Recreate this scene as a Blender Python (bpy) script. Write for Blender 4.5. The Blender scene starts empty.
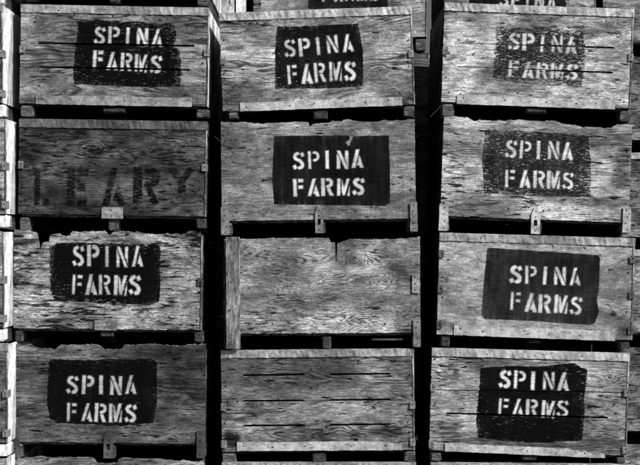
import bpy, math, random
import numpy as np
from mathutils import Matrix, Vector
R = math.radians
SC = bpy.context.scene
COL = SC.collection
D, S, ZC = 9.0, 0.00625, 2.134          # camera distance to the front faces, metres per photo pixel there, eye height
rnd = random.Random(7)

# ------------------------------------------------------------------ materials
class NT:
    def __init__(s, name):
        s.m = bpy.data.materials.new(name); s.m.use_nodes = True
        s.t = s.m.node_tree; s.t.nodes.clear()
        s.out = s.t.nodes.new('ShaderNodeOutputMaterial')
        s.b = s.t.nodes.new('ShaderNodeBsdfPrincipled')
        s.t.links.new(s.b.outputs[0], s.out.inputs[0])
    def put(s, sock, v):
        if isinstance(v, bpy.types.NodeSocket): s.t.links.new(v, sock)
        else: sock.default_value = v
    def math(s, op, a, b=0.0, c=None, clamp=False):
        n = s.t.nodes.new('ShaderNodeMath'); n.operation = op; n.use_clamp = clamp
        s.put(n.inputs[0], a); s.put(n.inputs[1], b)
        if c is not None: s.put(n.inputs[2], c)
        return n.outputs[0]
    def vmath(s, op, a, b):
        n = s.t.nodes.new('ShaderNodeVectorMath'); n.operation = op
        s.put(n.inputs[0], a); s.put(n.inputs[1], b); return n.outputs[0]
    def noise(s, vec, scale=1.0, detail=3.0, rough=0.5, dist=0.0):
        n = s.t.nodes.new('ShaderNodeTexNoise'); s.put(n.inputs['Vector'], vec)
        n.inputs['Scale'].default_value = scale; n.inputs['Detail'].default_value = detail
        n.inputs['Roughness'].default_value = rough; n.inputs['Distortion'].default_value = dist
        return n.outputs[0]
    def ramp(s, v, a, b, lo=0.0, hi=1.0):
        n = s.t.nodes.new('ShaderNodeMapRange'); n.interpolation_type = 'SMOOTHSTEP'
        s.put(n.inputs['Value'], v); n.inputs['From Min'].default_value = a; n.inputs['From Max'].default_value = b
        n.inputs['To Min'].default_value = lo; n.inputs['To Max'].default_value = hi
        return n.outputs[0]
    def attr(s, name):
        n = s.t.nodes.new('ShaderNodeAttribute'); n.attribute_name = name; return n.outputs['Fac']
    def mix(s, f, a, b):
        # a + f*(b-a)
        return s.math('MULTIPLY_ADD', s.math('SUBTRACT', b, a), f, a)
    def gray(s, v):
        n = s.t.nodes.new('ShaderNodeCombineColor')
        for i in range(3): s.put(n.inputs[i], v)
        return n.outputs[0]
    def finish(s, alb, rough, height, strength, dist, metal=0.0, spec=0.3):
        s.put(s.b.inputs['Base Color'], s.gray(alb)); s.put(s.b.inputs['Roughness'], rough)
        s.put(s.b.inputs['Metallic'], metal); s.put(s.b.inputs['Specular IOR Level'], spec)
        bp = s.t.nodes.new('ShaderNodeBump'); bp.inputs['Strength'].default_value = strength
        bp.inputs['Distance'].default_value = dist; s.put(bp.inputs['Height'], height)
        s.t.links.new(bp.outputs[0], s.b.inputs['Normal'])
        return s.m

def plywood(name, seed, tone=0.3, band=0.5, freq=13.0, fib=0.9, check=0.5, chk_sz=1.0, blotch=0.7, bump=0.9,
            axis='x', front=False, sign=False, text=False, paint=0.012, wear=0.25, letter=0.7, lwear=0.3, lfade=0.6, gain=1.6, rag=0.008, edge=0.003):
    s = NT(name)
    tc = s.t.nodes.new('ShaderNodeTexCoord').outputs['Object']
    P = s.vmath('ADD', tc, (seed * 3.17, seed * 5.3, seed * 2.41))
    if axis == 'z':                        # grain runs along z
        def sv(a, b): return s.vmath('MULTIPLY', P, (b, b, a))
    elif axis == 'y':
        def sv(a, b): return s.vmath('MULTIPLY', P, (b, a, b))
    else:
        def sv(a, b): return s.vmath('MULTIPLY', P, (a, b * 0.25, b))
    n = s.noise(sv(0.85, 5.2), 1.0, 3.5, 0.5, 0.25)
    if front:
        kd = s.attr('knot')
        kb = s.math('EXPONENT', s.math('MULTIPLY', kd, -42.0))
        n = s.math('MULTIPLY_ADD', kb, 0.2, n)
    ph = s.math('MULTIPLY', n, freq * 6.283 * 2.0)
    w = s.math('MULTIPLY_ADD', s.math('SINE', ph), 0.5, 0.5)
    w = s.math('POWER', w, 2.6)
    wf = s.noise(sv(3.0, 9.0), 1.0, 2.0)
    w = s.math('MULTIPLY', w, s.ramp(wf, 0.38, 0.66, 0.08, 1.0))
    fb = s.noise(sv(12.0, 150.0), 1.0, 4.0, 0.7, 0.5)
    fb2 = s.noise(sv(60.0, 330.0), 1.0, 2.0, 0.6)
    mot = s.noise(sv(17.0, 42.0), 1.0, 6.0, 0.72, 0.6)
    bl = s.noise(sv(2.6, 4.4), 1.0, 6.0, 0.62)
    ck = s.noise(sv(11.0 / chk_sz, 78.0 / chk_sz), 1.0, 3.0, 0.6, 0.4)
    ckm = s.noise(sv(2.2, 5.0), 1.3, 2.0, 0.5)
    thr = 0.70 - 0.17 * check
    ckv = s.ramp(s.math('MULTIPLY_ADD', s.math('SUBTRACT', ckm, 0.5), 0.28, ck), thr, thr + 0.05)
    grit = s.noise(sv(160.0, 260.0), 1.0, 2.0, 0.6)
    spk = s.ramp(s.noise(sv(45.0, 85.0), 1.0, 2.0, 0.6), 0.68, 0.74)
    v = s.math('MULTIPLY_ADD', s.math('SUBTRACT', 0.22, w), band, 1.0)
    v = s.math('MULTIPLY', v, s.math('MULTIPLY_ADD', s.math('SUBTRACT', fb, 0.5), fib * 2.0, 1.0))
    v = s.math('MULTIPLY', v, s.math('MULTIPLY_ADD', s.math('SUBTRACT', fb2, 0.5), fib * 1.6, 1.0))
    v = s.math('MULTIPLY', v, s.math('MULTIPLY_ADD', s.math('SUBTRACT', bl, 0.5), blotch * 2.4, 1.0))
    v = s.math('MULTIPLY', v, s.math('MULTIPLY_ADD', s.math('SUBTRACT', grit, 0.5), 1.2, 1.0))
    v = s.math('MULTIPLY', v, s.math('MULTIPLY_ADD', s.math('SUBTRACT', mot, 0.5), 1.7, 1.0))
    big_ = s.noise(sv(1.7, 3.6), 1.0, 3.0, 0.55, 1.2)
    v = s.math('MULTIPLY', v, s.ramp(big_, 0.32, 0.66, 0.62, 1.32))
    grime = s.ramp(s.noise(sv(5.5, 11.0), 1.0, 7.0, 0.72, 0.8), 0.60, 0.70)
    v = s.math('MULTIPLY', v, s.math('SUBTRACT', 1.0, s.math('MULTIPLY', grime, 0.5)))
    v = s.math('POWER', s.math('MAXIMUM', v, 0.06), gain)
    v = s.math('MULTIPLY', v, s.math('SUBTRACT', 1.0, s.math('MULTIPLY', ckv, 0.93)))
    v = s.math('MULTIPLY', v, s.math('SUBTRACT', 1.0, s.math('MULTIPLY', spk, 0.6)))
    alb = s.math('MULTIPLY', v, tone * 1.1)
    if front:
        st = s.attr('stain_dark')
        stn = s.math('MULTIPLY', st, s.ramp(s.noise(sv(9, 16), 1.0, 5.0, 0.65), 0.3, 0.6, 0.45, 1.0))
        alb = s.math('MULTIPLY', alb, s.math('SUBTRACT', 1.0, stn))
        alb = s.math('MULTIPLY', alb, s.ramp(kd, 0.003, 0.011, 0.25, 1.0))
    rough = 0.85
    rn = s.noise(sv(16.0, 55.0), 1.0, 4.0, 0.65)
    rn2 = s.noise(sv(2.5, 3.5), 1.0, 4.0, 0.6)
    wn = s.noise(sv(30.0, 170.0), 1.0, 4.0, 0.7, 0.3)
    wn = s.math('MULTIPLY_ADD', s.math('SUBTRACT', rn2, 0.5), 0.35, wn)
    wn = s.math('MULTIPLY_ADD', s.math('SUBTRACT', s.noise(sv(90.0, 110.0), 1.0, 3.0, 0.7), 0.5), 0.45, wn)
    if sign:
        sd = s.attr('sign')
        d = s.math('MULTIPLY_ADD', s.math('SUBTRACT', rn, 0.5), rag * 4.0, sd)
        m = s.ramp(d, -edge, edge, 1.0, 0.0)
        t = 0.72 - 0.30 * wear
        near = s.ramp(sd, -0.06, 0.0, 0.0, 0.06)       # paint is thinner near the rim of the patch
        wv = s.ramp(s.math('ADD', wn, near), t, t + 0.07, 0.0, 0.9)
        m = s.math('MULTIPLY', m, s.math('SUBTRACT', 1.0, wv))
        pc = s.math('MULTIPLY', s.math('MULTIPLY_ADD', s.math('SUBTRACT', fb, 0.45), 2.2, 1.0), paint)
        pc = s.math('MAXIMUM', s.math('MULTIPLY', pc, s.ramp(bl, 0.3, 0.75, 0.5, 1.6)), 0.002)
        rol = s.noise(s.vmath('MULTIPLY', P, (26.0, 1.0, 4.0)), 1.0, 5.0, 0.65)
        pc = s.math('MULTIPLY', pc, s.ramp(rol, 0.3, 0.7, 0.55, 1.6))
        pc = s.math('MULTIPLY', pc, s.math('MULTIPLY_ADD', s.math('SUBTRACT', grit, 0.5), 2.2, 1.0))
        thin = s.ramp(s.math('ADD', rol, s.ramp(sd, -0.035, 0.0, 0.0, 0.16)), 0.60, 0.86, 1.0, 0.86)
        m = s.math('MULTIPLY', m, thin)
        alb = s.mix(m, alb, pc)
    if text:
        td = s.attr('txt')
        d = s.math('MULTIPLY_ADD', s.math('SUBTRACT', rn, 0.5), 0.010, td)
        m = s.ramp(d, -0.0065, 0.0045, 1.0, 0.0)
        m = s.math('MAXIMUM', m, s.ramp(td, 0.0, 0.012, 0.022 if letter > .1 else 0.2, 0.0))
        t = 0.76 - 0.30 * lwear
        wv = s.ramp(s.noise(sv(22.0, 120.0), 1.0, 4.0, 0.6), t, t + 0.09, 0.0, 0.92)
        ww = s.ramp(s.noise(sv(7.0, 9.0), 1.0, 3.0, 0.6), 0.36, 0.62, lfade, 1.0)
        m = s.math('MULTIPLY', s.math('MULTIPLY', m, ww), s.math('SUBTRACT', 1.0, wv))
        alb = s.mix(m, alb, letter)
    alb = s.math('MAXIMUM', alb, 0.002)
    h = s.math('ADD', s.math('MULTIPLY', fb, 0.8), s.math('MULTIPLY', w, -0.35))
    h = s.math('ADD', h, s.math('MULTIPLY', ckv, -0.9)); h = s.math('ADD', h, s.math('MULTIPLY', fb2, 0.3))
    return s.finish(alb, rough, h, bump, 0.004, spec=0.06)

def galvanised(name, seed, tone=0.55, dirt=0.5):
    s = NT(name)
    tc = s.t.nodes.new('ShaderNodeTexCoord').outputs['Object']
    P = s.vmath('ADD', tc, (seed * 2.1, seed, seed * 1.7))
    a = s.noise(s.vmath('MULTIPLY', P, (9, 9, 12)), 1.0, 5.0, 0.6)
    b = s.noise(s.vmath('MULTIPLY', P, (70, 70, 90)), 1.0, 3.0, 0.6)
    c = s.noise(s.vmath('MULTIPLY', P, (28, 28, 14)), 1.0, 3.0, 0.5)
    v = s.ramp(a, 0.33, 0.66, 1.0 - dirt * 0.85, 1.15)
    v = s.math('MULTIPLY', v, s.math('MULTIPLY_ADD', s.math('SUBTRACT', b, 0.5), 0.9, 1.0))
    v = s.math('MULTIPLY', v, s.math('MULTIPLY_ADD', s.math('SUBTRACT', c, 0.5), 1.1, 1.0))
    v = s.math('MULTIPLY', v, s.ramp(b, 0.28, 0.36, 0.55, 1.0))
    rust = s.ramp(s.noise(s.vmath('MULTIPLY', P, (13, 13, 40)), 1.0, 6.0, 0.7, 0.6), 0.54, 0.64)
    v = s.math('MULTIPLY', v, s.math('SUBTRACT', 1.0, s.math('MULTIPLY', rust, 0.5)))
    h = s.math('ADD', s.math('MULTIPLY', a, 1.5), s.math('MULTIPLY', c, 0.6))
    return s.finish(s.math('MULTIPLY', v, tone), 0.6, h, 0.5, 0.01, metal=0.15, spec=0.35)

def plain(name, v, rough=0.7, metal=0.0):
    s = NT(name)
    tc = s.t.nodes.new('ShaderNodeTexCoord').outputs['Object']
    a = s.noise(tc, 60.0, 3.0)
    return s.finish(s.math('MULTIPLY', s.ramp(a, 0.3, 0.7, 0.6, 1.3), v), rough, a, 0.3, 0.002, metal)

M_nail = plain('nail_iron', 0.025, 0.6, 0.4)
M_galv = galvanised('galvanised_strip', 1, 0.36, 0.6)
M_galvb = galvanised('bright_galvanised_strip', 2, 0.52, 0.5)
M_galvd = galvanised('dull_strip', 3, 0.12, 0.7)
M_plate = galvanised('nail_plate', 4, 0.23, 0.6)
M_plated = galvanised('dull_nail_plate', 5, 0.10, 0.7)
M_side = plywood('shade_dark_side_wood', 11, tone=0.055, check=0.6, axis='y')  # near-black tone: shade of the gaps between stacks is put into the colour
M_inner = plywood('shade_dark_inner_wood', 12, tone=0.03, check=0.5)  # darkened so the shade inside and under the bins sits in the colour
M_block = plywood('runner_end_wood', 13, tone=0.12, band=0.4, freq=25, check=0.7, chk_sz=0.5, bump=0.9)
M_post = plywood('post_wood', 14, tone=0.2, band=0.35, freq=8, axis='z', check=0.4)
M_pale = plywood('sunlit_pale_side_wood', 15, tone=0.52, band=0.2, freq=6, fib=0.4, check=0.5, axis='z', blotch=0.4)  # lightened copy: brightness of the sun-struck sides is put into the colour
M_back = plywood('back_row_wood', 16, tone=0.25, check=0.6)

# ------------------------------------------------------------------ mesh helpers
def link(name, verts, faces, mats, parent=None, fm=None, attrs=None):
    me = bpy.data.meshes.new(name)
    me.from_pydata([tuple(v) for v in verts], [], [tuple(f) for f in faces])
    for m in (mats if isinstance(mats, (list, tuple)) else [mats]): me.materials.append(m)
    if fm is not None: me.polygons.foreach_set('material_index', fm)
    for k, a in (attrs or {}).items():
        at = me.attributes.new(k, 'FLOAT', 'POINT'); at.data.foreach_set('value', np.asarray(a, dtype=np.float32))
    me.update()
    o = bpy.data.objects.new(name, me); COL.objects.link(o)
    if parent: o.parent = parent
    return o

class Bag:
    """collects several closed shapes of ONE part"""
    def __init__(s): s.v = []; s.f = []; s.m = []
    def add(s, v, f, mi=0):
        o = len(s.v); s.v += [tuple(p) for p in v]; s.f += [tuple(i + o for i in q) for q in f]; s.m += [mi] * len(f)
    def bar(s, x0, x1, y0, y1, z0, z1, ax=0, n=1, jit=0.0, cham=0.0, mi=0, rseed=None):
        """box swept along axis ax in n sections, its edges wobbling by jit, ends chamfered by cham"""
        r = rnd if rseed is None else random.Random(rseed)
        lo = [x0, y0, z0]; hi = [x1, y1, z1]
        a, b = [i for i in range(3) if i != ax]
        ts = [0.0]; L = hi[ax] - lo[ax]
        if cham > 0: ts = [0.0, cham / L]
        ts += [i / n for i in range(1, n)]
        if cham > 0: ts += [1 - cham / L]
        ts += [1.0]; ts = sorted(ts)
        rings = []
        c = min(hi[a] - lo[a], hi[b] - lo[b]) * (0.13 if cham > 0 else 0.0)
        for k, t in enumerate(ts):
            e = cham * 0.5 if cham > 0 and k in (0, len(ts) - 1) else 0.0
            al, ah, bl, bh = lo[a] + e, hi[a] - e, lo[b] + e, hi[b] - e
            if c > 0: pts = [(al + c, bl), (ah - c, bl), (ah, bl + c), (ah, bh - c), (ah - c, bh), (al + c, bh), (al, bh - c), (al, bl + c)]
            else: pts = [(al, bl), (ah, bl), (ah, bh), (al, bh)]
            ring = []
            for (u, w) in pts:
                p = [0, 0, 0]; p[ax] = lo[ax] + L * t
                p[a] = u + r.uniform(-jit, jit); p[b] = w + r.uniform(-jit, jit); ring.append(p)
            rings.append(ring)
        m = len(rings[0]); v = [p for q in rings for p in q]; f = []
        for k in range(len(rings) - 1):
            for i in range(m):
                j = (i + 1) % m; f.append((k * m + i, k * m + j, (k + 1) * m + j, (k + 1) * m + i))
        f.append(tuple(range(m))[::-1]); f.append(tuple((len(rings) - 1) * m + i for i in range(m)))
        s.add(v, f, mi)
    def nail(s, x, y, z, r=0.0045, mi=1):
        n = 7; v = [(x + r * math.cos(6.283 * i / n), y, z + r * math.sin(6.283 * i / n)) for i in range(n)]
        v += [(p[0], y + 0.004, p[2]) for p in v]; v.append((x, y - 0.0012, z))
        f = [((i + 1) % n, i, n * 2) for i in range(n)] + [(i, (i + 1) % n, n + (i + 1) % n, n + i) for i in range(n)]
        s.add(v, f, mi)
    def plate(s, v2, f2, y0, y1, mi=0):
        """flat outline in xz (front y0) given thickness to y1"""
        n = len(v2); v = [(x, y0, z) for x, z in v2] + [(x, y1, z) for x, z in v2]
        cnt = {}
        for q in f2:
            for i in range(len(q)):
                e = (q[i], q[(i + 1) % len(q)]); cnt[e] = 1
        f = [tuple(q) for q in f2] + [tuple(i + n for i in reversed(q)) for q in f2]
        for (a, b) in cnt:
            if (b, a) not in cnt: f.append((b, a, a + n, b + n))
        s.add(v, f, mi)
    def make(s, name, mats, parent): return link(name, s.v, s.f, mats, parent, s.m) if s.f else None

def rough_line(x0, x1, amp, step, seed):
    r = random.Random(seed); n = max(2, int((x1 - x0) / step) + 2)
    xs = np.linspace(x0, x1, n); ys = np.array([r.uniform(-1, 1) ** 3 * amp + r.uniform(-.35, .35) * amp for _ in range(n)])
    return lambda x: np.interp(x, xs, ys)

# ------------------------------------------------------------------ stencil alphabet (x 0..0.62, z 0..1)
H = 0.1
GL = {
 'S': [[(.26,.9),(.15,.86),(.1,.74),(.15,.62),(.27,.55),(.42,.46),(.5,.36),(.52,.24),(.46,.13),(.35,.1)], [(.47,.94),(.56,.74)], [(.04,.26),(.15,.06)]],
 'P': [[(.095,0),(.095,1)], [(.35,.91),(.44,.9),(.54,.83),(.57,.71),(.54,.58),(.44,.5),(.35,.49)]],
 'I': [[(.105,0),(.105,1)]],
 'N': [((0,0),(.18,0),(.18,.46),(0,.84)), ((0,1),(.18,1),(.63,0),(.45,0)), ((.45,1),(.63,1),(.63,.13),(.45,.54))],
 'A': [((-.01,0),(.18,0),(.42,1),(.24,1)), ((.42,.66),(.63,0),(.44,0),(.40,.12),(.29,.12),(.33,.32),(.35,.34))],
 'F': [[(.105,0),(.105,1)], [(.29,.905),(.56,.905)], [(.29,.53),(.54,.53)]],
 'R': [[(.095,0),(.095,1)], [(.35,.91),(.44,.9),(.53,.84),(.56,.73),(.53,.62),(.44,.54),(.35,.53)], ((.29,.4),(.45,.46),(.65,0),(.45,0))],
 'M': [((0,0),(.19,0),(.19,1),(0,1)), ((.25,.92),(.28,.92),(.39,.52),(.52,1),(.70,1),(.44,.03),(.31,.03),(.25,.3)), ((.55,0),(.70,0),(.70,.68))],
 'L': [[(.105,0),(.105,1)], [(.29,.09),(.56,.09)]],
 'E': [[(.105,0),(.105,1)], [(.27,.9),(.6,.9)], [(.27,.5),(.52,.5)], [(.27,.09),(.56,.09)]],
 'Y': [[(.05,1),(.25,.58)], [(.58,1),(.33,.5),(.33,.05)]],
}
ADV = {'SPINA': [0, .79, 1.75, 2.37, 3.2], 'FARMS': [0, .79, 1.54, 2.35, 3.2]}

def seg_sd(X, Z, a, b, h):
    ax, az = a; dx, dz = b[0] - ax, b[1] - az; L = math.hypot(dx, dz) + 1e-9; ux, uz = dx / L, dz / L
    px, pz = X - ax, Z - az
    t = px * ux + pz * uz; q = -px * uz + pz * ux
    ex = np.maximum(-t, t - L); ey = np.abs(q) - h
    return np.where((ex > 0) & (ey > 0), np.hypot(np.maximum(ex, 0), np.maximum(ey, 0)), np.maximum(ex, ey))
def seg_round(X, Z, a, b, h):
    ax, az = a; dx, dz = b[0] - ax, b[1] - az
    t = np.clip(((X - ax) * dx + (Z - az) * dz) / (dx * dx + dz * dz + 1e-9), 0, 1)
    return np.hypot(X - ax - t * dx, Z - az - t * dz) - h
def glyph_sd(X, Z, ch, h=H):
    out = np.full(X.shape, 9.0)
    for pl in GL[ch]:
        if isinstance(pl, tuple):
            out = np.minimum(out, poly_sd(X, Z, pl)); continue
        for i in range(len(pl) - 1):
            ends = len(pl) == 2
            out = np.minimum(out, (seg_sd if ends else seg_round)(X, Z, pl[i], pl[i + 1], h if ends else h * (1.0 if ch == 'S' else 0.88)))
    return np.maximum(out, np.maximum(-Z, Z - 1))       # clipped flat at the cap height and baseline
def word_sd(X, Z, word, p0, p1, size, fade=None):
    """p0 p1: baseline ends in metres (local); size = cap height"""
    ang = math.atan2(p1[1] - p0[1], p1[0] - p0[0]); L = math.hypot(p1[0] - p0[0], p1[1] - p0[1])
    sx = L / 3.82
    dx, dz = X - p0[0], Z - p0[1]
    U = (dx * math.cos(ang) + dz * math.sin(ang)) / sx; V = (-dx * math.sin(ang) + dz * math.cos(ang)) / size
    out = np.full(X.shape, 9.0)
    r = random.Random(int(p0[0] * 9973) + len(word) * 7 + int(size * 1e4) + ord(word[0]))
    for i, ch in enumerate(word):
        a = r.uniform(-.035, .035); u = U - ADV[word][i] - r.uniform(-.025, .025); v = V - r.uniform(-.03, .03)
        u, v = u * math.cos(a) + v * math.sin(a), -u * math.sin(a) + v * math.cos(a)
        out = np.minimum(out, (glyph_sd(u, v, ch, r.uniform(.082, .1)) + r.uniform(-.012, .012)) * min(sx, size))
    return out
def poly_sd(X, Z, pts):
    d = np.full(X.shape, 9.0); inside = np.zeros(X.shape, bool); n = len(pts)
    for i in range(n):
        (ax, az), (bx, bz) = pts[i], pts[(i + 1) % n]
        d = np.minimum(d, seg_round(X, Z, (ax, az), (bx, bz), 0.0))
        if az != bz:
            c = (az > Z) != (bz > Z)
            inside ^= c & (X < (bx - ax) * (Z - az) / (bz - az) + ax)
    return np.where(inside, -d, d)

# ------------------------------------------------------------------ field bin
def thing(name, label, cat, group=None):
    o = bpy.data.objects.new(name, None); COL.objects.link(o); o.empty_display_size = 0.1
    o['label'] = label; o['category'] = cat
    if group: o['group'] = group
    return o

GROUP = 'stacked wooden field bins'
def build_bin(q, label, mat, y=0.0, depth=1.2, group=GROUP, top=None, bottom=None, jag=0.0, side_edge=True, cell=0.006,
              strip=None, low=None, low_m=None, clips=True, blocks=(), plates=(), straps=(), sign=None, words=(), sign_pt=None,
              big=None, slots=(), knots=(), stains_darks=(), lip=False, nails=14, seed=1, side_m=None, yaw=0.0, posts=(), has_front=True,
              sliver=None, clip_m=None, low_rag=0.0):
    """q = TL TR BR BL of the body's front in photo pixels, measured at the front face's distance"""
    k = (D + y) / D * S
    W3 = lambda p: Vector(((p[0] - 320) * k, ZC + (232.5 - p[1]) * k))
    TL, TR, BR, BL = [W3(p) for p in q]
    ang = ((TR - TL).angle_signed(Vector((1, 0))) + (BR - BL).angle_signed(Vector((1, 0)))) / 2
    ux = Vector((math.cos(ang), math.sin(ang))); uz = Vector((-ux.y, ux.x))
    w = ((TR - TL).dot(ux) + (BR - BL).dot(ux)) / 2
    h = ((TL - BL).dot(uz) + (TR - BR).dot(uz)) / 2
    run = 0.095
    mb = (BL + BR) / 2; org = mb - uz * run
    def Lc(px, py):
        p = W3((px, py)) - org; return (p.dot(ux), p.dot(uz))
    t = thing('field_bin', label, 'crate', group)
    t.location = (org.x, y + depth / 2, org.y)
    t.rotation_euler = (0, -ang, yaw)
    yf = -depth / 2; x0, x1 = -w / 2, w / 2; zb, zt = run, run + h
    r = random.Random(seed * 31 + 5)
    th = 0.017; se = 0.017 if side_edge else 0.0; gp = 0.004 if side_edge else 0.0
    # ---- front panel: a fine sheet with its real outline, saw cuts and thickness
    if has_front:
        fx0, fx1 = x0 + (0.0005 if side_edge else 0), x1 - se * 0.6 - gp
        if jag > 0 and cell < .01: cell = 0.0045
        nx = int((fx1 - fx0) / cell); nz = int(h / cell)
        xs = np.linspace(fx0, fx1, nx + 1)
        def prof(pts, z):
            if not pts: return np.full(nx + 1, z)
            lp = [Lc(*p) for p in pts]; return np.interp(xs, [p[0] for p in lp], [p[1] for p in lp])
        if jag > 0: pass
        tp = prof(top, zt - 0.004); bt = prof(bottom, zb + 0.002)
        if jag > 0: tp = tp - np.abs(rough_line(fx0, fx1, jag * 1.1, 0.0055, seed + 31)(xs)) * (rough_line(fx0, fx1, 1.0, 0.11, seed + 32)(xs) > -0.05) + rough_line(fx0, fx1, jag, 0.012, seed)(xs) + rough_line(fx0, fx1, jag * 0.8, 0.05, seed + 3)(xs)
        bt = bt + rough_line(fx0, fx1, 0.0015 + jag * 0.25, 0.02, seed + 9)(xs)
        vv = np.linspace(0, 1, nz + 1)
        X = np.repeat(xs[None, :], nz + 1, 0)
        sidew = rough_line(0, 1, 0.002, 0.02, seed + 17)(vv)
        X[:, 0] += sidew; X[:, -1] += sidew[::-1]
        Z = bt[None, :] + (tp - bt)[None, :] * vv[:, None]
        wav = 0.0025 * np.sin(X * 4.1 + seed) * np.sin(Z * 6 + seed * 2)
        Y = yf + wav
        A = {'knot': np.full(X.shape, 9.0), 'stain_dark': np.zeros(X.shape)}
        for (px, py) in knots:
            lx, lz = Lc(px, py); A['knot'] = np.minimum(A['knot'], np.hypot((X - lx) * 0.62, Z - lz))
        for (px, py, rx, ry, st) in stains_darks:
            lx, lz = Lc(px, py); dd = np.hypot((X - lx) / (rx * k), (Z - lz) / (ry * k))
            A['stain_dark'] = np.maximum(A['stain_dark'], np.clip((1.15 - dd) / 0.4, 0, 1) * st)
        kind = np.zeros((nz, nx), int)
        xc = (X[:-1, :-1] + X[1:, 1:]) / 2; zc = (Z[:-1, :-1] + Z[1:, 1:]) / 2
        if sign: A['sign'] = poly_sd(X, Z, [Lc(*p) for p in sign])
        if words or big:
            td = np.full(X.shape, 9.0)
            for (wd, xa, ya, xb, yb, hp) in words:      # baseline ends in pixels, cap height in pixels
                td = np.minimum(td, word_sd(X, Z, wd, Lc(xa, ya), Lc(xb, yb), hp * k))
            for (ch, xa, ya, wp, hp) in (big or ()):
                lx, lz = Lc(xa, ya)
                td = np.minimum(td, glyph_sd((X - lx) / (wp * k / 0.62), (Z - lz) / (hp * k), ch, 0.118) * wp * k / 0.62)
            A['txt'] = td
        cc = lambda a: (a[:-1, :-1] + a[1:, :-1] + a[:-1, 1:] + a[1:, 1:]) / 4
        if sign: kind[cc(A['sign']) < 0.012] = 1
        if words or big: kind[cc(A['txt']) < 0.003] = 2
        for (xa, ya, xb, yb, tk) in slots:
            (la, za), (lb, zb2) = Lc(xa, ya), Lc(xb, yb)
            if tk < 5:       # a saw cut follows the sheet: whole rows of cells, ends a little uneven
                ci = int(np.clip(((la + lb) / 2 - fx0) / (fx1 - fx0) * nx, 0, nx - 1)); nr = max(1, int(round(tk * k / (h / nz))))
                r0 = int(np.argmin(np.abs(zc[:, ci] - (za + zb2) / 2))) - (nr - 1) // 2
                for q_ in range(nr):
                    e_ = r.uniform(0, .012) if q_ else 0
                    kind[r0 + q_, (xc[r0 + q_] > la + e_) & (xc[r0 + q_] < lb - e_)] = -1
                continue
            tt = np.clip((xc - la) / (lb - la), 0, 1); zz = za + (zb2 - za) * tt
            kind[(xc > la) & (xc < lb) & (np.abs(zc - zz) < tk * k / 2)] = -1
        idx = np.arange((nz + 1) * (nx + 1)).reshape(nz + 1, nx + 1)
        fq = np.stack([idx[:-1, :-1], idx[:-1, 1:], idx[1:, 1:], idx[1:, :-1]], -1)
        V = np.stack([X, Y, Z], -1).reshape(-1, 3)
        def sub(mask):
            F = fq[mask]; u, inv = np.unique(F, return_inverse=True); return u, inv.reshape(F.shape)
        u, F = sub(kind == 0)
        av = {kk: a.reshape(-1)[u] for kk, a in A.items()}
        # whole-sheet back and rim
        solid = kind >= 0
        ub, Fb = sub(solid)
        Vb = V[ub].copy(); Vf = V[ub].copy(); Vb[:, 1] += th
        off = len(u); nb = len(ub)
        E = np.concatenate([Fb[:, [0, 1]], Fb[:, [1, 2]], Fb[:, [2, 3]], Fb[:, [3, 0]]])
        es = set(map(tuple, E.tolist())); rim = [(b_, a_) for (a_, b_) in es if (b_, a_) not in es]
        faces = [tuple(f) for f in F.tolist()] + [tuple(i + off for i in f[::-1]) for f in Fb.tolist()]
        rimf = [(b0 + off + nb, a0 + off + nb, a0 + off, b0 + off) for (b0, a0) in rim]
        rimf = [f[::-1] for f in rimf]
        faces += rimf
        VV = np.concatenate([V[u], Vb, Vf])
        for kk in av: av[kk] = np.concatenate([av[kk], A[kk].reshape(-1)[ub], A[kk].reshape(-1)[ub]])
        fmi = [0] * len(faces)
        if jag > 0:      # a split inner ply standing up behind the torn edge
            st = np.arange(0, nx + 1, 2); zi = tp[st] + rough_line(fx0, fx1, jag * 1.3, 0.014, seed + 21)(xs[st]) + 0.0015
            v2 = [p for a_, b_ in zip(xs[st], zi) for p in ((a_, b_ - 0.05), (a_, b_))]
            bp_ = Bag(); bp_.plate(v2, [(2*i, 2*i+2, 2*i+3, 2*i+1) for i in range(len(st) - 1)], yf + th + 0.001, yf + th + 0.006)
            bp_.make('inner_ply', [M_post], t)
        # nail heads
        bag = Bag()
        for i in range(nails):
            if r.random() < 0.6: nxp = r.choice([fx0 + r.uniform(.012, .03), fx1 - r.uniform(.012, .03)]); nzp = r.uniform(zb + .04, zt - .06)
            else: nxp = r.uniform(fx0 + .03, fx1 - .03); nzp = r.choice([zb + r.uniform(.055, .08), zt - r.uniform(.055, .08), (zb + zt) / 2])
            bag.nail(nxp, yf - 0.0035, nzp, r.uniform(0.003, 0.006), 1)
        nv = len(VV); VV = np.concatenate([VV, np.array(bag.v).reshape(-1, 3)]) if bag.v else VV
        faces += [tuple(i + nv for i in f) for f in bag.f]; fmi += bag.m
        for kk in av: av[kk] = np.concatenate([av[kk], np.full(len(bag.v), 9.0 if kk != 'stain_dark' else 0.0)])
        link('front_panel', VV, faces, [mat, M_nail], t, fmi, av)
        host = t
        if sign:
            u, F = sub(kind == 1)
            host = link('painted_sign', V[u], F.tolist(), mat, t, None, {kk: a.reshape(-1)[u] for kk, a in A.items()})
            host['label'] = 'black painted patch'
        if words or big:
            u, F = sub(kind == 2)
            lt = link('lettering', V[u], F.tolist(), mat, host, None, {kk: a.reshape(-1)[u] for kk, a in A.items()})
            lt['label'] = ('white stencilled lettering' if words else 'faded black stencilled lettering')
    # ---- sides, back, floor
    sm = side_m or M_side
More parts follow.
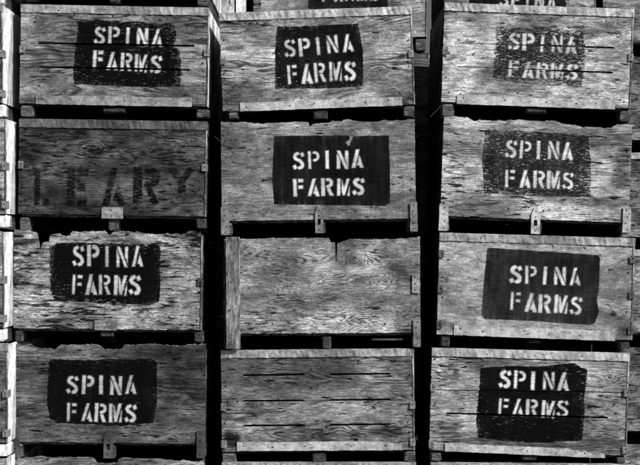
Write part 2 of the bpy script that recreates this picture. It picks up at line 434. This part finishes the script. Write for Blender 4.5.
    for sx in (0, 1):
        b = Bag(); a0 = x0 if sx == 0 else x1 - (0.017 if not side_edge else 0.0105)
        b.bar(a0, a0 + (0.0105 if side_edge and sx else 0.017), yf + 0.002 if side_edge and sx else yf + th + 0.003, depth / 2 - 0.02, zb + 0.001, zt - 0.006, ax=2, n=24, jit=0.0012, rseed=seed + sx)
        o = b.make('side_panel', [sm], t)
        if side_edge and sx:
            b = Bag(); b.bar(a0 + 0.001, a0 + 0.0095, yf - 0.0005, yf + 0.0018, zb + 0.002, zt - 0.012, ax=2, n=24, jit=0.001, rseed=seed + sx + 50)
            b.make('panel_edge', [M_post], o)
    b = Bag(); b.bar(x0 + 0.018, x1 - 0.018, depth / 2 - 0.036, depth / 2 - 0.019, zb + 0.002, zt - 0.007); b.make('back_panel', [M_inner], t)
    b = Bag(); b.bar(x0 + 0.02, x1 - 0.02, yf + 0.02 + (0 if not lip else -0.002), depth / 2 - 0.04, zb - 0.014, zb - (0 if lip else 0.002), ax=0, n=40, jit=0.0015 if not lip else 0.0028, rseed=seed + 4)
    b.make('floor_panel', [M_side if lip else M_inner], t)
    b = Bag(); b.bar(x0 + 0.03, x1 - 0.03, depth / 2 - 0.0175, depth / 2 - 0.002, -0.014, zb + 0.03); b.make('added_gap_blocker', [M_inner], t)  # added board that blocks light through the runner gap and keeps it black
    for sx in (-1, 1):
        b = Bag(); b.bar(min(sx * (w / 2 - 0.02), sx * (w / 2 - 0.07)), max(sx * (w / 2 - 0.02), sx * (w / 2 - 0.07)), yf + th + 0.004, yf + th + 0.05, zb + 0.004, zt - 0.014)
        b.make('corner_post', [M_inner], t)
    # ---- metal edging
    if strip:
        smt, sh = strip
        b = Bag(); b.bar(x0 - 0.001, x1 + 0.001, yf - 0.0065, yf - 0.0035, zt - sh * k, zt + 0.0005, ax=0, n=64, jit=0.0024, rseed=seed + 7)
        b.bar(x0 - 0.001, x1 + 0.001, yf - 0.0034, yf + 0.035, zt + 0.0005, zt + 0.003, ax=0, n=46, jit=0.0006, rseed=seed + 8)
        xx = x0 + 0.05
        while xx < x1 - 0.03:
            b.nail(xx, yf - 0.0082, zt - sh * k * r.uniform(.3, .75), r.uniform(.003, .0045), 1); xx += r.uniform(.13, .34)
        b.make('top_strip', [smt, M_nail], t)
    if low:
        xa, ya, xb, yb, hh = low
        (la, za), (lb, zb2) = Lc(xa, ya), Lc(xb, yb)
        b = Bag(); n = 40; v2 = []; r2 = random.Random(seed + 77)
        for i in range(n + 1):
            tt = i / n; zz = za + (zb2 - za) * tt; xq = la + (lb - la) * tt
            v2 += [(xq, zz - hh * k + r2.uniform(-.0015, .0015)), (xq, zz + r2.uniform(-.0018, .0018) - low_rag * max(0, tt - .75) * 4 * hh * k * (r2.uniform(.5, 1)))]
        b.plate(v2, [(2 * i, 2 * i + 2, 2 * i + 3, 2 * i + 1) for i in range(n)], yf - 0.0068, yf - 0.0038)
        xx = la + 0.04
        while xx < lb - 0.03:
            b.nail(xx, yf - 0.0084, za + (zb2 - za) * (xx - la) / (lb - la) - hh * k * r.uniform(.25, .6), r.uniform(.0035, .0055), 1); xx += r.uniform(.12, .3)
        b.make('bottom_strip', [low_m or M_galvb, M_nail], t)
    if clips:
        for sx in (0, 1):
            for fz in ((0.52,) if clips is True else clips):
                zc_ = zb + h * fz; wd = 0.034; xa = x0 - 0.003 if sx == 0 else x1 - wd + 0.003
                b = Bag(); b.bar(xa, xa + wd, yf - 0.010, yf - 0.0070, zc_ - 0.024, zc_ + 0.021, ax=0, n=3, jit=0.002, cham=0.004, rseed=seed + sx)
                xs_ = x0 - 0.004 if sx == 0 else x1 + 0.001
                b.bar(xs_, xs_ + 0.003, yf - 0.007, yf + 0.06, zc_ - 0.024, zc_ + 0.021, ax=1, n=2, jit=0.001)
                b.nail(xa + wd * .55, yf - 0.0120, zc_ + 0.003, .004, 1)
                b.make('corner_clip', [clip_m or M_plate, M_nail], t)
    # ---- runners: the end as seen, the beam behind it resting on the bin below
    for i, bl in enumerate(blocks):
        xa, xb, ya, yb = bl[:4]; bm = bl[4] if len(bl) > 4 else M_block
        (la, z1) = Lc(xa, ya); (lb, z0) = Lc(xb, yb)
        z1 = min(z1, zb - 0.001)
        b = Bag()
        b.bar(la, lb, yf + 0.008, yf + 0.15, z0, z1, ax=1, n=3, jit=0.003, cham=0.014, rseed=seed * 7 + i)
        o = b.make('runner', [bm], t)
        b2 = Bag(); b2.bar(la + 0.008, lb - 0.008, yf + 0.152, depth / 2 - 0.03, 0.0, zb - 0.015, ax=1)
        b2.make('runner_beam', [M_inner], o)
    for i, pl in enumerate(plates):                  # nailed flat plates
        xa, xb, ya, yb = pl[:4]; pm = pl[4] if len(pl) > 4 else M_plate
        (la, z1) = Lc(xa, ya); (lb, z0) = Lc(xb, yb)
        b = Bag(); cx = (la + lb) / 2
        b.bar(la, lb, yf - 0.0105, yf - 0.0075, z0, z1, ax=2, n=5, jit=0.0016, cham=0.003, rseed=seed * 3 + i)
        nn = max(2, int((z1 - z0) / 0.035))
        for j in range(nn): b.nail(cx + r.uniform(-.008, .008), yf - 0.0125, z0 + (j + .5) * (z1 - z0) / nn, .0042, 1)
        b.make('corner_plate', [pm, M_nail], t)
    for i, sp in enumerate(straps):                  # pointed plate with a slot, over a wooden block
        xa, xb, ya, yb = sp[:4]; pm = sp[4] if len(sp) > 4 else M_plate
        (la, z1) = Lc(xa, ya); (lb, z0) = Lc(xb, yb); ww = lb - la; hh = z1 - z0
        gx = [la, la + ww * .3, la + ww * .68, lb]; gz = [z0, z0 + hh * .3, z0 + hh * .52, z0 + hh * .74]
        v2 = [(x, z) for z in gz for x in gx]; f2 = []
        for a_ in range(3):
            for c_ in range(3):
                if (a_, c_) != (1, 1): f2.append((a_ * 4 + c_, a_ * 4 + c_ + 1, a_ * 4 + c_ + 5, a_ * 4 + c_ + 4))
        v2 += [(la + ww * .62, z1), (la + ww * .36, z1)]; f2.append((12, 13, 14, 15, 16, 17) if False else (12, 13, 14, 15, 16, 17))
        b = Bag(); b.plate(v2, f2, yf - 0.0115, yf - 0.0080)
        b.nail(la + ww * .5, yf - 0.0135, z0 + hh * .84, .004, 1); b.nail(la + ww * .5, yf - 0.0135, z0 + hh * .64, .004, 1); b.nail(la + ww * .5, yf - 0.0135, z0 + hh * .12, .004, 1)
        o = b.make('centre_strap', [pm, M_nail], t)
        b = Bag(); b.bar(la + 0.004, lb + 0.012, yf + 0.002, yf + 0.12, z0 - 0.004, zb - 0.016, ax=1, n=3, jit=0.002, cham=0.006, rseed=seed + 2)
        b.make('runner', [M_block], t)
    for (xa, xb, ya, yb, pm, d0, d1) in posts:
        (la, z1) = Lc(xa, ya); (lb, z0) = Lc(xb, yb)
        b = Bag(); b.bar(la, lb, yf - d0, yf - d1, z0, z1, ax=2, n=14, jit=0.0018, cham=0.003, rseed=seed + 5)
        for j in range(4): b.nail((la + lb) / 2 + r.uniform(-.02, .02), yf - d0 - 0.002, z0 + (z1 - z0) * (j + .4) / 4, .004, 1)
        b.make('corner_board', [pm, M_nail], t)
    if sliver:
        xa, xb, ya, yb = sliver; (la, z1) = Lc(xa, ya); (lb, z0) = Lc(xb, yb)
        b = Bag(); b.bar(la, lb, yf + 0.01, yf + 0.05, z0, z1, ax=0, n=4, jit=0.0008); b.make('bent_strip', [M_plated], t)
    t['_w'] = 0.0; del t['_w']
    return t

# materials for the twelve fronts
def fm(key, seed, **kw): return plywood('plywood_' + key, seed, front=True, **kw)

# ---------------- first stack
build_bin([(22,5),(210,8),(208,107),(19,103)], 'bin with black painted sign and two long saw slots, above the LEARY bin',
    fm('first', 1, tone=0.15, band=.75, freq=9, check=.35, sign=True, text=True, wear=.28, lwear=.38, letter=.74, paint=0.002, rag=.009, edge=.002, blotch=1.0),
    strip=(M_galv, 7.5), low=(36,95,192,98,9), low_m=M_galv, clips=(.55,), clip_m=M_plate,
    blocks=[(20,33,105,117),(103,125,107,113),(196,209,109,118)],
    sign=[(78,22),(100,20),(174,24),(177,35),(174,46),(179,50),(182,72),(180,86),(150,88),(74,84),(73,72),(76,45)],
    words=[('SPINA',94,43.5,162,46.5,17.5),('FARMS',92,69,161,73.5,18)],
    slots=[(38,43.7,195,46.7,1.9),(38,67.3,192,70.3,1.9)], knots=[(35,22),(39,86),(60,95),(160,20)], stains_darks=[(45,30,14,6,.35),(30,97,9,5,.5)], seed=1, y=0.0, side_m=M_pale)
build_bin([(21,119),(209,122),(206,217),(18,214)], 'dark weathered bin with faded black LEARY letters and no painted patch',
    fm('leary', 2, tone=0.052, band=0.6, freq=10, check=0.7, fib=1.1, blotch=1.2, text=True, letter=0.001, lwear=0.78, lfade=0.75),
    strip=(M_galvd, 8), clips=(.52,), blocks=[(19,29,217,231,M_block),(108,118,219,231,M_side),(196,206,218,229,M_side)],
    plates=[(102,123,207,219,M_galv)], nails=8, lip=True,
    big=[('L',34,206,17,38),('E',67,206,22,38),('A',102,206,23,39),('R',133.5,204,25,37),('Y',169,192,24,24)],
    stains_darks=[(60,134,36,7,.8),(160,134,40,5,.5),(96,151,9,4,.8),(150,165,30,14,.35),(110,128,100,3,.35)], knots=[(93,146)], seed=2, y=-0.01)
build_bin([(16,232),(204,233),(202,331),(13,328)], 'bin with broken ragged top edge and notched corner, directly below the dark LEARY bin',
    fm('broken', 3, tone=0.19, band=0.9, freq=8, check=.82, chk_sz=1.25, fib=1.2, blotch=.5, sign=True, text=True, wear=.24, lwear=.3, letter=.67, paint=0.0025, rag=.01, edge=.002),
    top=[(14,229.5),(28,229),(31,231),(37,232.5),(38,238),(39.5,248),(41,249),(42,243.5),(45,242),(49,242.5),(50,234.5),(60,233.5),(61,236),(70,236),(71,231.5),(80,231.5),(105,231),(109,235),(116,231),(124,230.5),(140,232.5),(160,234.5),(185,234),(188,231),(204,232)],
    jag=.005, side_edge=True, clips=(.5,), clip_m=M_side, lip=True, blocks=[(14,22,330,342,M_side),(100,113,331,337,M_side),(194,203,331,343,M_side)], plates=[(95,117,320,330.5,M_plate)],
    sign=[(50,247),(57,243),(110,243.5),(160,245),(160,302),(150,305),(90,303),(54,300),(50,290)],
    words=[('SPINA',72.5,266,143,267,21),('FARMS',71,294.5,141,295.5,20)], nails=10, seed=3, y=0.005)
build_bin([(14,348),(206,350),(205,444),(12,442)], 'dark stained bin with sign and nailed corner plates, below the ragged topped bin',
    fm('stained', 4, tone=0.07, band=.55, freq=8, check=.45, blotch=.8, sign=True, text=True, wear=.2, lwear=.3, letter=.6, paint=0.002, rag=.008, edge=.002),
    top=[(14,343),(20,345),(30,344),(34,347),(55,349),(60,345),(98,345),(104,349),(122,349),(124,345),(150,344),(175,346),(200,345),(205,344)], jag=.004,
    side_edge=False, clips=False, lip=True, plates=[(12,20,427,457,M_plated),(197,205,430,458,M_plated)], straps=[(104,113,430,458,M_plated)],
    blocks=[(13,22,443,458,M_block),(197,205,444,458,M_side)],
    sign=[(49,359),(95,360),(150,359),(157,362),(157,405),(153,423),(120,426),(57,423),(49,418),(47,400)],
    words=[('SPINA',67,393.5,136.5,394.5,18.5),('FARMS',66.5,421,136,423,18.5)],
    stains_darks=[(186,372,24,18,.75),(170,352,40,6,.6),(60,352,24,4,.5),(200,392,12,14,.5)], nails=10, seed=4, y=-0.008)
# ---------------- middle stack
build_bin([(222,14),(415,6),(415,105),(223,111)], 'slightly tilted bin with near square black sign, topmost of the middle stack',
    fm('tilted', 5, tone=0.2, band=.8, freq=10, check=.35, sign=True, text=True, wear=0.22, lwear=.28, letter=.78, paint=0.005, rag=.004, edge=.002, blotch=0.9),
    strip=(M_galvb, 7.5), low=(240,103,402,97,8.5), clips=(.52,), blocks=[(228,239,111,119),(313,328,110,119),(403,415,104,117)],
    sign=[(277,26),(290,27),(358,23.5),(363,50),(363,86),(340,88),(275,89),(275,50)],
    words=[('SPINA',285.5,57.5,354,51.5,18),('FARMS',288,84.5,356,80,19.5)], knots=[(380,70),(396,40),(250,24)], stains_darks=[(240,24,16,4,.5),(233,96,10,8,.5),(405,96,8,6,.5)], seed=5, y=0.0)
build_bin([(221,122),(415,119),(416,219),(222,221)], 'bin with wide clean rectangular black sign, between the tilted bin and the bare bin',
    fm('clean', 6, tone=0.16, band=.3, freq=6, check=.35, fib=1.0, blotch=0.6, sign=True, text=True, wear=-.1, lwear=.0, letter=.84, paint=0.007, rag=.003, edge=.002),
    top=[(221,122),(242,122),(262,123.5),(290,122),(303,122),(308,122),(310.5,127),(312,123.5),(330,122.5),(333,121),(342,121),(343,119.5),(349,119),(355,121),(378,122),(384,120),(394,121),(415,118.5)], jag=.003,
    side_edge=False, clips=False, lip=True, plates=[(221,229.5,207,235),(410,417.5,202,231.5)], straps=[(315,323.5,205.6,233)],
    blocks=[(222,232,222,235),(407,416,219,232)],
    sign=[(274,136),(300,135.5),(349,135.5),(350,138),(346,143),(349,147),(351,141),(354,136),(389,135.5),(390,170),(390,203),(385,206),(274,204.5),(272,180)],
    words=[('SPINA',293.7,170,363,167.5,18),('FARMS',293.7,196.5,364,195,17.5)], nails=10, seed=6, y=-0.012)
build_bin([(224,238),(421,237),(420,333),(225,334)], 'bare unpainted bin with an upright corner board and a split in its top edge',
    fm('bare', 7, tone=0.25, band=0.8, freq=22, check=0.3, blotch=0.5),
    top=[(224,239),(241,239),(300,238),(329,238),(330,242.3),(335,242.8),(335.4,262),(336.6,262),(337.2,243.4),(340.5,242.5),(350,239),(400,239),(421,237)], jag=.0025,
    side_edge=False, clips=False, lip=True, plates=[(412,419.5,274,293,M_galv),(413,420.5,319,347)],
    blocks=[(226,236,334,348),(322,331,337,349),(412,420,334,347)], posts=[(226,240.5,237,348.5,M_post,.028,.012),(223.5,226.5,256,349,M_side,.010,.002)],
    stains_darks=[(300,236,50,12,.45),(408,250,32,30,.6),(413,298,22,60,.6),(232,330,30,5,.4),(370,243,44,8,.3)], knots=[(355,258)], nails=12, sliver=(372,403,339,340.3), seed=7, y=0.0)  # dark ovals across the upper right and down the right edge
build_bin([(222,351),(415,349),(415,450),(222,452)], 'unpainted bin with six short saw slots, lowest full bin of the middle stack',
    fm('slotted', 8, tone=0.138, band=.75, freq=12, check=.55, blotch=0.8),
    strip=(M_galv, 7), low=(237,442,402,441,9), low_m=M_galvb, clips=(.45,.08), blocks=[(222,236,453,464),(312,326,453,464),(404,416,451,463)], clip_m=M_plate, low_rag=.3,
    slots=[(242,375.5,305,375,2.2),(329,374.5,391,374.5,2.2),(242,401,305,400.5,2.2),(329,400.5,391,400,2.2),(242,426,305,425.5,2.2),(329,425,391,425,2.2)],
    stains_darks=[(252,412,12,10,.5),(232,438,9,10,.9),(385,432,20,6,.7),(350,435,40,3,.4),(255,372,10,10,.3)], knots=[(262,404),(311,388)], seed=8, y=0.008)
# ---------------- right stack
build_bin([(443,3),(632,9.5),(631,109),(441,102)], 'pale bin with worn speckled sign crossed by two saw slots, atop the right stack',
    fm('worn', 9, tone=0.31, band=.4, freq=9, check=0.45, sign=True, text=True, wear=0.62, lwear=0.6, letter=.74, paint=0.014, rag=.012, edge=.003, blotch=0.7),
    strip=(M_galvb, 7.5), low=(457,95,615,100.5,9), clips=(.52,), blocks=[(442,454,103,117),(527,547,107,113,M_side),(620,631,110,122)],
    sign=[(496,27),(540,27),(584,31),(585,55),(582,88),(555,86),(492,80),(495,50)],
    words=[('SPINA',508,49,577,54,17),('FARMS',508,76.5,577,80,16)],
    slots=[(459,42.5,535,45.3,0.9),(535,45.3,614,48.8,2.1),(458,66.5,545,70.2,0.9),(545,70.2,613,73.7,2.1)],
    knots=[(470,20),(625,22),(618,37),(597,94)], stains_darks=[(470,20,8,3,.5),(619,26,7,3,.3)], seed=9, y=0.0)
build_bin([(442,119),(630,126),(629,223),(440,216)], 'pale cracked bin with chewed top edge and scratched sign, below the worn speckled sign',
    fm('cracked', 10, tone=0.3, band=.55, freq=9, check=.68, chk_sz=1.2, blotch=.5, sign=True, text=True, wear=0.48, lwear=0.45, letter=.84, paint=0.018, rag=.004, edge=.002),
    top=[(442,117),(455,116.5),(470,117.5),(474,121.5),(480,119.5),(500,121),(510,119.5),(520,120),(536,121.5),(540,121),(556,121),(562,123.5),(575,125),(585,127.5),(612,127.5),(617,124),(630,125)], jag=.004,
    side_edge=False, clips=False, lip=True, plates=[(439.5,447.5,204,231,M_galvb),(623,630,207,233,M_galvb)], straps=[(531.5,539.5,207,234,M_galvb)],
    blocks=[(441,449,217,231),(621,629,223,234)],
    sign=[(485,129),(530,131),(588,135),(591,160),(591,197),(560,197),(484,193),(482,160)],
    words=[('SPINA',505,157.5,573.5,160.5,18),('FARMS',505,187,573.5,190,17.5)], slots=[(560,161,628,163.5,.9),(470,216.5,480,216.7,.9)], stains_darks=[(623,156,8,10,.6),(620,180,10,12,.45),(455,130,14,3,.5)], nails=12, seed=10, y=0.006)
build_bin([(437,232.5),(633,239),(632,340),(437,335)], 'clean pale bin with smooth charcoal sign, below the cracked bin with scratched sign',
    fm('smooth', 11, tone=0.26, band=.18, freq=5, check=.2, fib=.5, blotch=.45, sign=True, text=True, wear=-.2, lwear=.0, letter=.78, paint=0.017, rag=.0025, edge=.0025),
    strip=(M_galv, 7.5), low=(454,325,615,331,10), low_m=M_galvb, clips=(.8,.45,.1), clip_m=M_plated, blocks=[(441,450,336,347,M_side),(528,541,339,344,M_inner),(620,630,341,350,M_side)],
    sign=[(487,248.5),(490,247.5),(540,251),(598,255),(600,258),(599,290),(597,300),(599,312),(595,323),(590,325),(530,321),(485,319),(481,315),(484,280)],
    words=[('SPINA',510.5,283,581,285.5,18),('FARMS',509.5,310.5,581.5,315,18.5)], knots=[(448,260),(600,255),(613,314),(610,270)], stains_darks=[(613,314,4,3,.7),(600,243,30,4,.4),(446,327,10,7,.55),(622,333,8,6,.5)], seed=11, y=-0.005)
build_bin([(431,348.5),(628,353.5),(627,456),(429,450)], 'bin with black sign split by two long cracks, below the smooth charcoal sign',
    fm('split', 12, tone=0.185, band=.6, freq=9, check=.42, blotch=0.8, sign=True, text=True, wear=0.2, lwear=.08, letter=.85, paint=0.003, rag=.006, edge=.002),
    strip=(M_galvb, 7.5), low=(445,443,605,450,8), low_m=M_galvb, low_rag=.9, clips=(.62,.06), blocks=[(431,442,453,462),(522,537,455,461),(617,626,457,464)],
    sign=[(480,368),(500,366),(540,366),(575,363),(580,367),(588,370),(584,400),(585,412),(582,441),(530,443),(478,438),(476,420),(479,390)],
    words=[('SPINA',498.5,388,569,390.5,18),('FARMS',497,415,568.5,418,17)],
    slots=[(433,389.4,480,390,1.0),(480,390,560,391.5,.9),(560,391.5,626,393,1.1),(446,413.3,608,418,1.5)], knots=[(455,372),(610,378)], stains_darks=[(600,445,30,6,.35),(450,372,10,8,.3)], seed=12, y=0.004)

# ---------------- bins only partly in the picture
M_f = [plywood('weathered_front_%s' % n, 20 + i, tone=tn, front=True, check=.6, band=.6, freq=9) for i, (n, tn) in enumerate([('a', .17), ('b', .12), ('c', .2)])]
B3 = lambda a, b, y0: [(a, b - a and y0)]
def plainbin(x0, y0, x1, y1, label, mat, **kw):
    bl = [(x0 + 1, x0 + 12, y1 + 1, y1 + 14), ((x0 + x1) / 2 - 7, (x0 + x1) / 2 + 7, y1 + 1, y1 + 13), (x1 - 12, x1 - 1, y1 + 1, y1 + 14)]
    kw.setdefault('blocks', bl)
    return build_bin([(x0, y0), (x1, y0 + kw.pop('dr', 0)), (x1, y1 + kw.pop('db', 0)), (x0, y1)], label, mat, cell=.012, **kw)

# above the first stack: only its runners and underside show
plainbin(24, -109, 208, -10, 'bin at the top left with only its dark underside and runner ends in view', M_f[0], strip=(M_galv, 7),
         blocks=[(24,36,-9,0),(109,119,-9,3),(197,208,-9,6)], seed=30, side_m=M_pale)
# under the bottom row: only the top rims show
plainbin(12, 460, 204, 560, 'bin under the dark stained bin, only its chewed wooden top edge showing', M_f[0], side_edge=False, clips=False, jag=.004,
         top=[(12,458),(30,457.5),(93,458),(97,463),(116,463.5),(119,458.5),(150,459),(204,462)], seed=31)
plainbin(222, 463, 416, 563, 'bin under the six-slot bin, only its metal top strip showing', M_f[1], strip=(M_galv, 7), seed=32)
plainbin(430, 462.5, 627, 563, 'bin under the sign split by cracks, only its metal top strip showing', M_f[1], strip=(M_galv, 7), dr=3, seed=33)

# stack at the left edge stands forward of the others: its sunlit side shows
LY = -0.24; kk = (D + LY) / D
def e2(px): return px
for i, (xr, y0, y1, lab) in enumerate([
        (1.0, -110, -11, 'bin above the left edge stack, only the sunlit end of its runner in view'),
        (3.0, 4, 103, 'left edge bin, topmost there, only its sunlit pale side showing'),
        (6.5, 118, 214, 'left edge bin beside the dark LEARY bin, only its sunlit side showing'),
        (4.5, 231, 328, 'left edge bin beside the ragged topped bin, only its sunlit side showing'),
        (8.0, 344, 443, 'left edge bin beside the dark stained bin, only its sunlit side showing'),
        (7.0, 458, 560, 'lowest bin at the left edge, only the top corner of its side showing')]):
    plainbin(xr - 195, y0, xr, y1, lab, M_f[i % 3], y=LY, strip=(M_galv, 7) if i in (0, 1, 4) else None, jag=.003 if i in (2, 3) else 0, side_m=M_pale,
             clips=(.5, .1), seed=40 + i, blocks=[(xr - 194, xr - 182, y1 + 1, y1 + 14), (xr - 105, xr - 90, y1 + 1, y1 + 13), (xr - 15, xr + (.5 if i != 3 else -1), y1 + 1, y1 + 14, M_pale)])

# ---------------- second row, standing behind
BY = 1.36; f = D / (D + BY)
def back(x0, y0, x1, y1, label, mat, **kw):
    """pixels as seen in the photo; converted to the frame of the front plane inside build_bin by its own distance"""
    yy = kw.pop('y', BY); g = D / (D + yy)
    c = lambda x, y: ((x - 320) , (y - 232.5))
    return plainbin(x0, y0, x1, y1, label, mat, y=yy, **kw)
# behind the middle stack
b2m = fm('rear_farms', 50, tone=0.18, band=.6, check=.45, sign=True, text=True, wear=.1, lwear=.2, paint=.008)
plainbin(261, -61, 427, 37, 'rear bin rising behind the tilted bin, foot of its black sign over the rim', b2m, y=BY,
         sign=[(308,-60), (388,-62), (388,8), (308,9)], words=[('FARMS', 322, 2, 379, 1, 15)], seed=60, clips=False)
b3m = fm('rear_spina', 51, tone=0.2, band=.5, check=.5, sign=True, text=True, wear=.1, lwear=.1, paint=.008)
plainbin(444, -36, 596, 50, 'rear bin behind the worn speckled sign bin, white SPINA letters just over the rim', b3m, y=BY,
         sign=[(469,-26), (566,-22), (566,40), (469,38)], words=[('SPINA', 500, 6.5, 556, 9, 15), ('FARMS', 500, 28, 556, 30, 15)], seed=61, clips=False)
for i in range(6):
    y0 = -41 + 97 * i; nm = ['worn speckled sign bin', 'chewed top edge of the cracked bin', 'lower half of the cracked bin', 'smooth charcoal sign bin', 'sign split by cracks', 'very bottom right corner'][i]
    plainbin(603, y0, 770, y0 + 84.2, 'right edge rear bin, a sliver beside the ' + nm,
             [M_f[0], M_f[1], M_f[1], M_f[0], M_f[1], M_f[0]][i], y=BY, strip=(M_galv, 6) if i in (2, 3) else None, seed=62 + i, clips=False)
# sunlit slatted side between the first and middle stacks, and a dark bin farther back
M_slat = plywood('pale_slats', 33, tone=.5, band=.3, freq=6, fib=.5, check=.3, axis='z', front=True)
plainbin(62, -52, 246, 47, 'rear bin with pale upright slats, at the top between left and middle stacks', M_slat, y=BY, seed=70, clips=False, side_edge=False,
         slots=[(x_, -3, x_ + 1.9, -3, 84) for x_ in (84, 103, 122, 141, 160, 179, 198, 217, 234)])
plainbin(244, -47, 390, 38, 'farthest bin, a small dark piece of plywood behind the tilted bin\'s left corner', M_f[1], y=2.85, seed=71, clips=False)
SH = 'rear bins in the black gaps between stacks'
for i in range(5):
    rows = ['first', 'second', 'third', 'fourth', 'fifth'][i]
    for (xa, xb, gl) in [(-77, 90, 0), (93, 260, 1), (263, 430, 2), (433, 600, 3)]:
        y0 = 52 + 97 * i
        plainbin(xa, y0, xb + (2.5 if xb == 600 else 0), y0 + 84.2, 'black shaded bin of the rear row, only in the dark gaps between stacks', M_f[1], y=BY, seed=80 + i, clips=False, nails=0, group=SH)

# ------------------------------------------------------------------ ground
g = NT('packed_dirt'); tc = g.t.nodes.new('ShaderNodeTexCoord').outputs['Object']
n1 = g.noise(tc, 0.8, 8.0, 0.65); n2 = g.noise(tc, 25.0, 5.0, 0.6)
g.finish(g.math('MULTIPLY', g.ramp(n1, .3, .7, .6, 1.3), g.math('MULTIPLY', g.ramp(n2, .3, .7, .7, 1.2), 0.07)), 0.95, n2, 0.6, 0.02)
n = 40; gv = []; gf = []
for j in range(n + 1):
    for i in range(n + 1):
        u, v = i / n * 2 - 1, j / n * 2 - 1
        x, y_ = 400 * u * abs(u) ** 1.5, 400 * v * abs(v) ** 1.5
        gv.append((x, y_, rnd.uniform(-.02, 0) if abs(x) > 4 or abs(y_) > 4 else 0.0))
for j in range(n):
    for i in range(n): gf.append((j*(n+1)+i, j*(n+1)+i+1, (j+1)*(n+1)+i+1, (j+1)*(n+1)+i))
go = link('ground', gv, gf, g.m); go['kind'] = 'structure'; go['label'] = 'packed dirt ground under the stacks'
zmin = min((o.location.z for o in COL.objects if o.type == 'EMPTY' and o.parent is None))
go.location.z = zmin - 0.004

# ------------------------------------------------------------------ light
AZ, EL = R(52), R(38)        # sun to the right of the camera's line and above
w = bpy.data.worlds.new('World'); SC.world = w; w.use_nodes = True
nt = w.node_tree; bg = nt.nodes['Background']
sky = nt.nodes.new('ShaderNodeTexSky'); sky.sky_type = 'NISHITA'; sky.sun_disc = False
sky.dust_density = 5.0; sky.sun_elevation = EL; sky.sun_rotation = math.pi - AZ
bw = nt.nodes.new('ShaderNodeRGBToBW')
nt.links.new(sky.outputs[0], bw.inputs[0]); nt.links.new(bw.outputs[0], bg.inputs[0]); bg.inputs[1].default_value = 0.06
sd = bpy.data.lights.new('sun', 'SUN'); sd.energy = 5.0; sd.angle = R(0.5); sd.color = (1, 1, 1)
so = bpy.data.objects.new('sun', sd); COL.objects.link(so)
dirv = Vector((math.sin(AZ) * math.cos(EL), -math.cos(AZ) * math.cos(EL), math.sin(EL)))
so.rotation_euler = dirv.to_track_quat('Z', 'Y').to_euler()

cd = bpy.data.cameras.new('camera'); cam = bpy.data.objects.new('camera', cd); COL.objects.link(cam)
cam.location = (0, -D, ZC); cam.rotation_euler = (R(90), 0, 0)
cd.sensor_width = 36; cd.lens = 36 * D / (640 * S); cd.clip_end = 2000
SC.camera = cam
SC.view_settings.view_transform = 'Standard'; SC.view_settings.look = 'None'; SC.view_settings.gamma = 1
SC.view_settings.exposure = 0.0
SC.cycles.max_bounces = 4
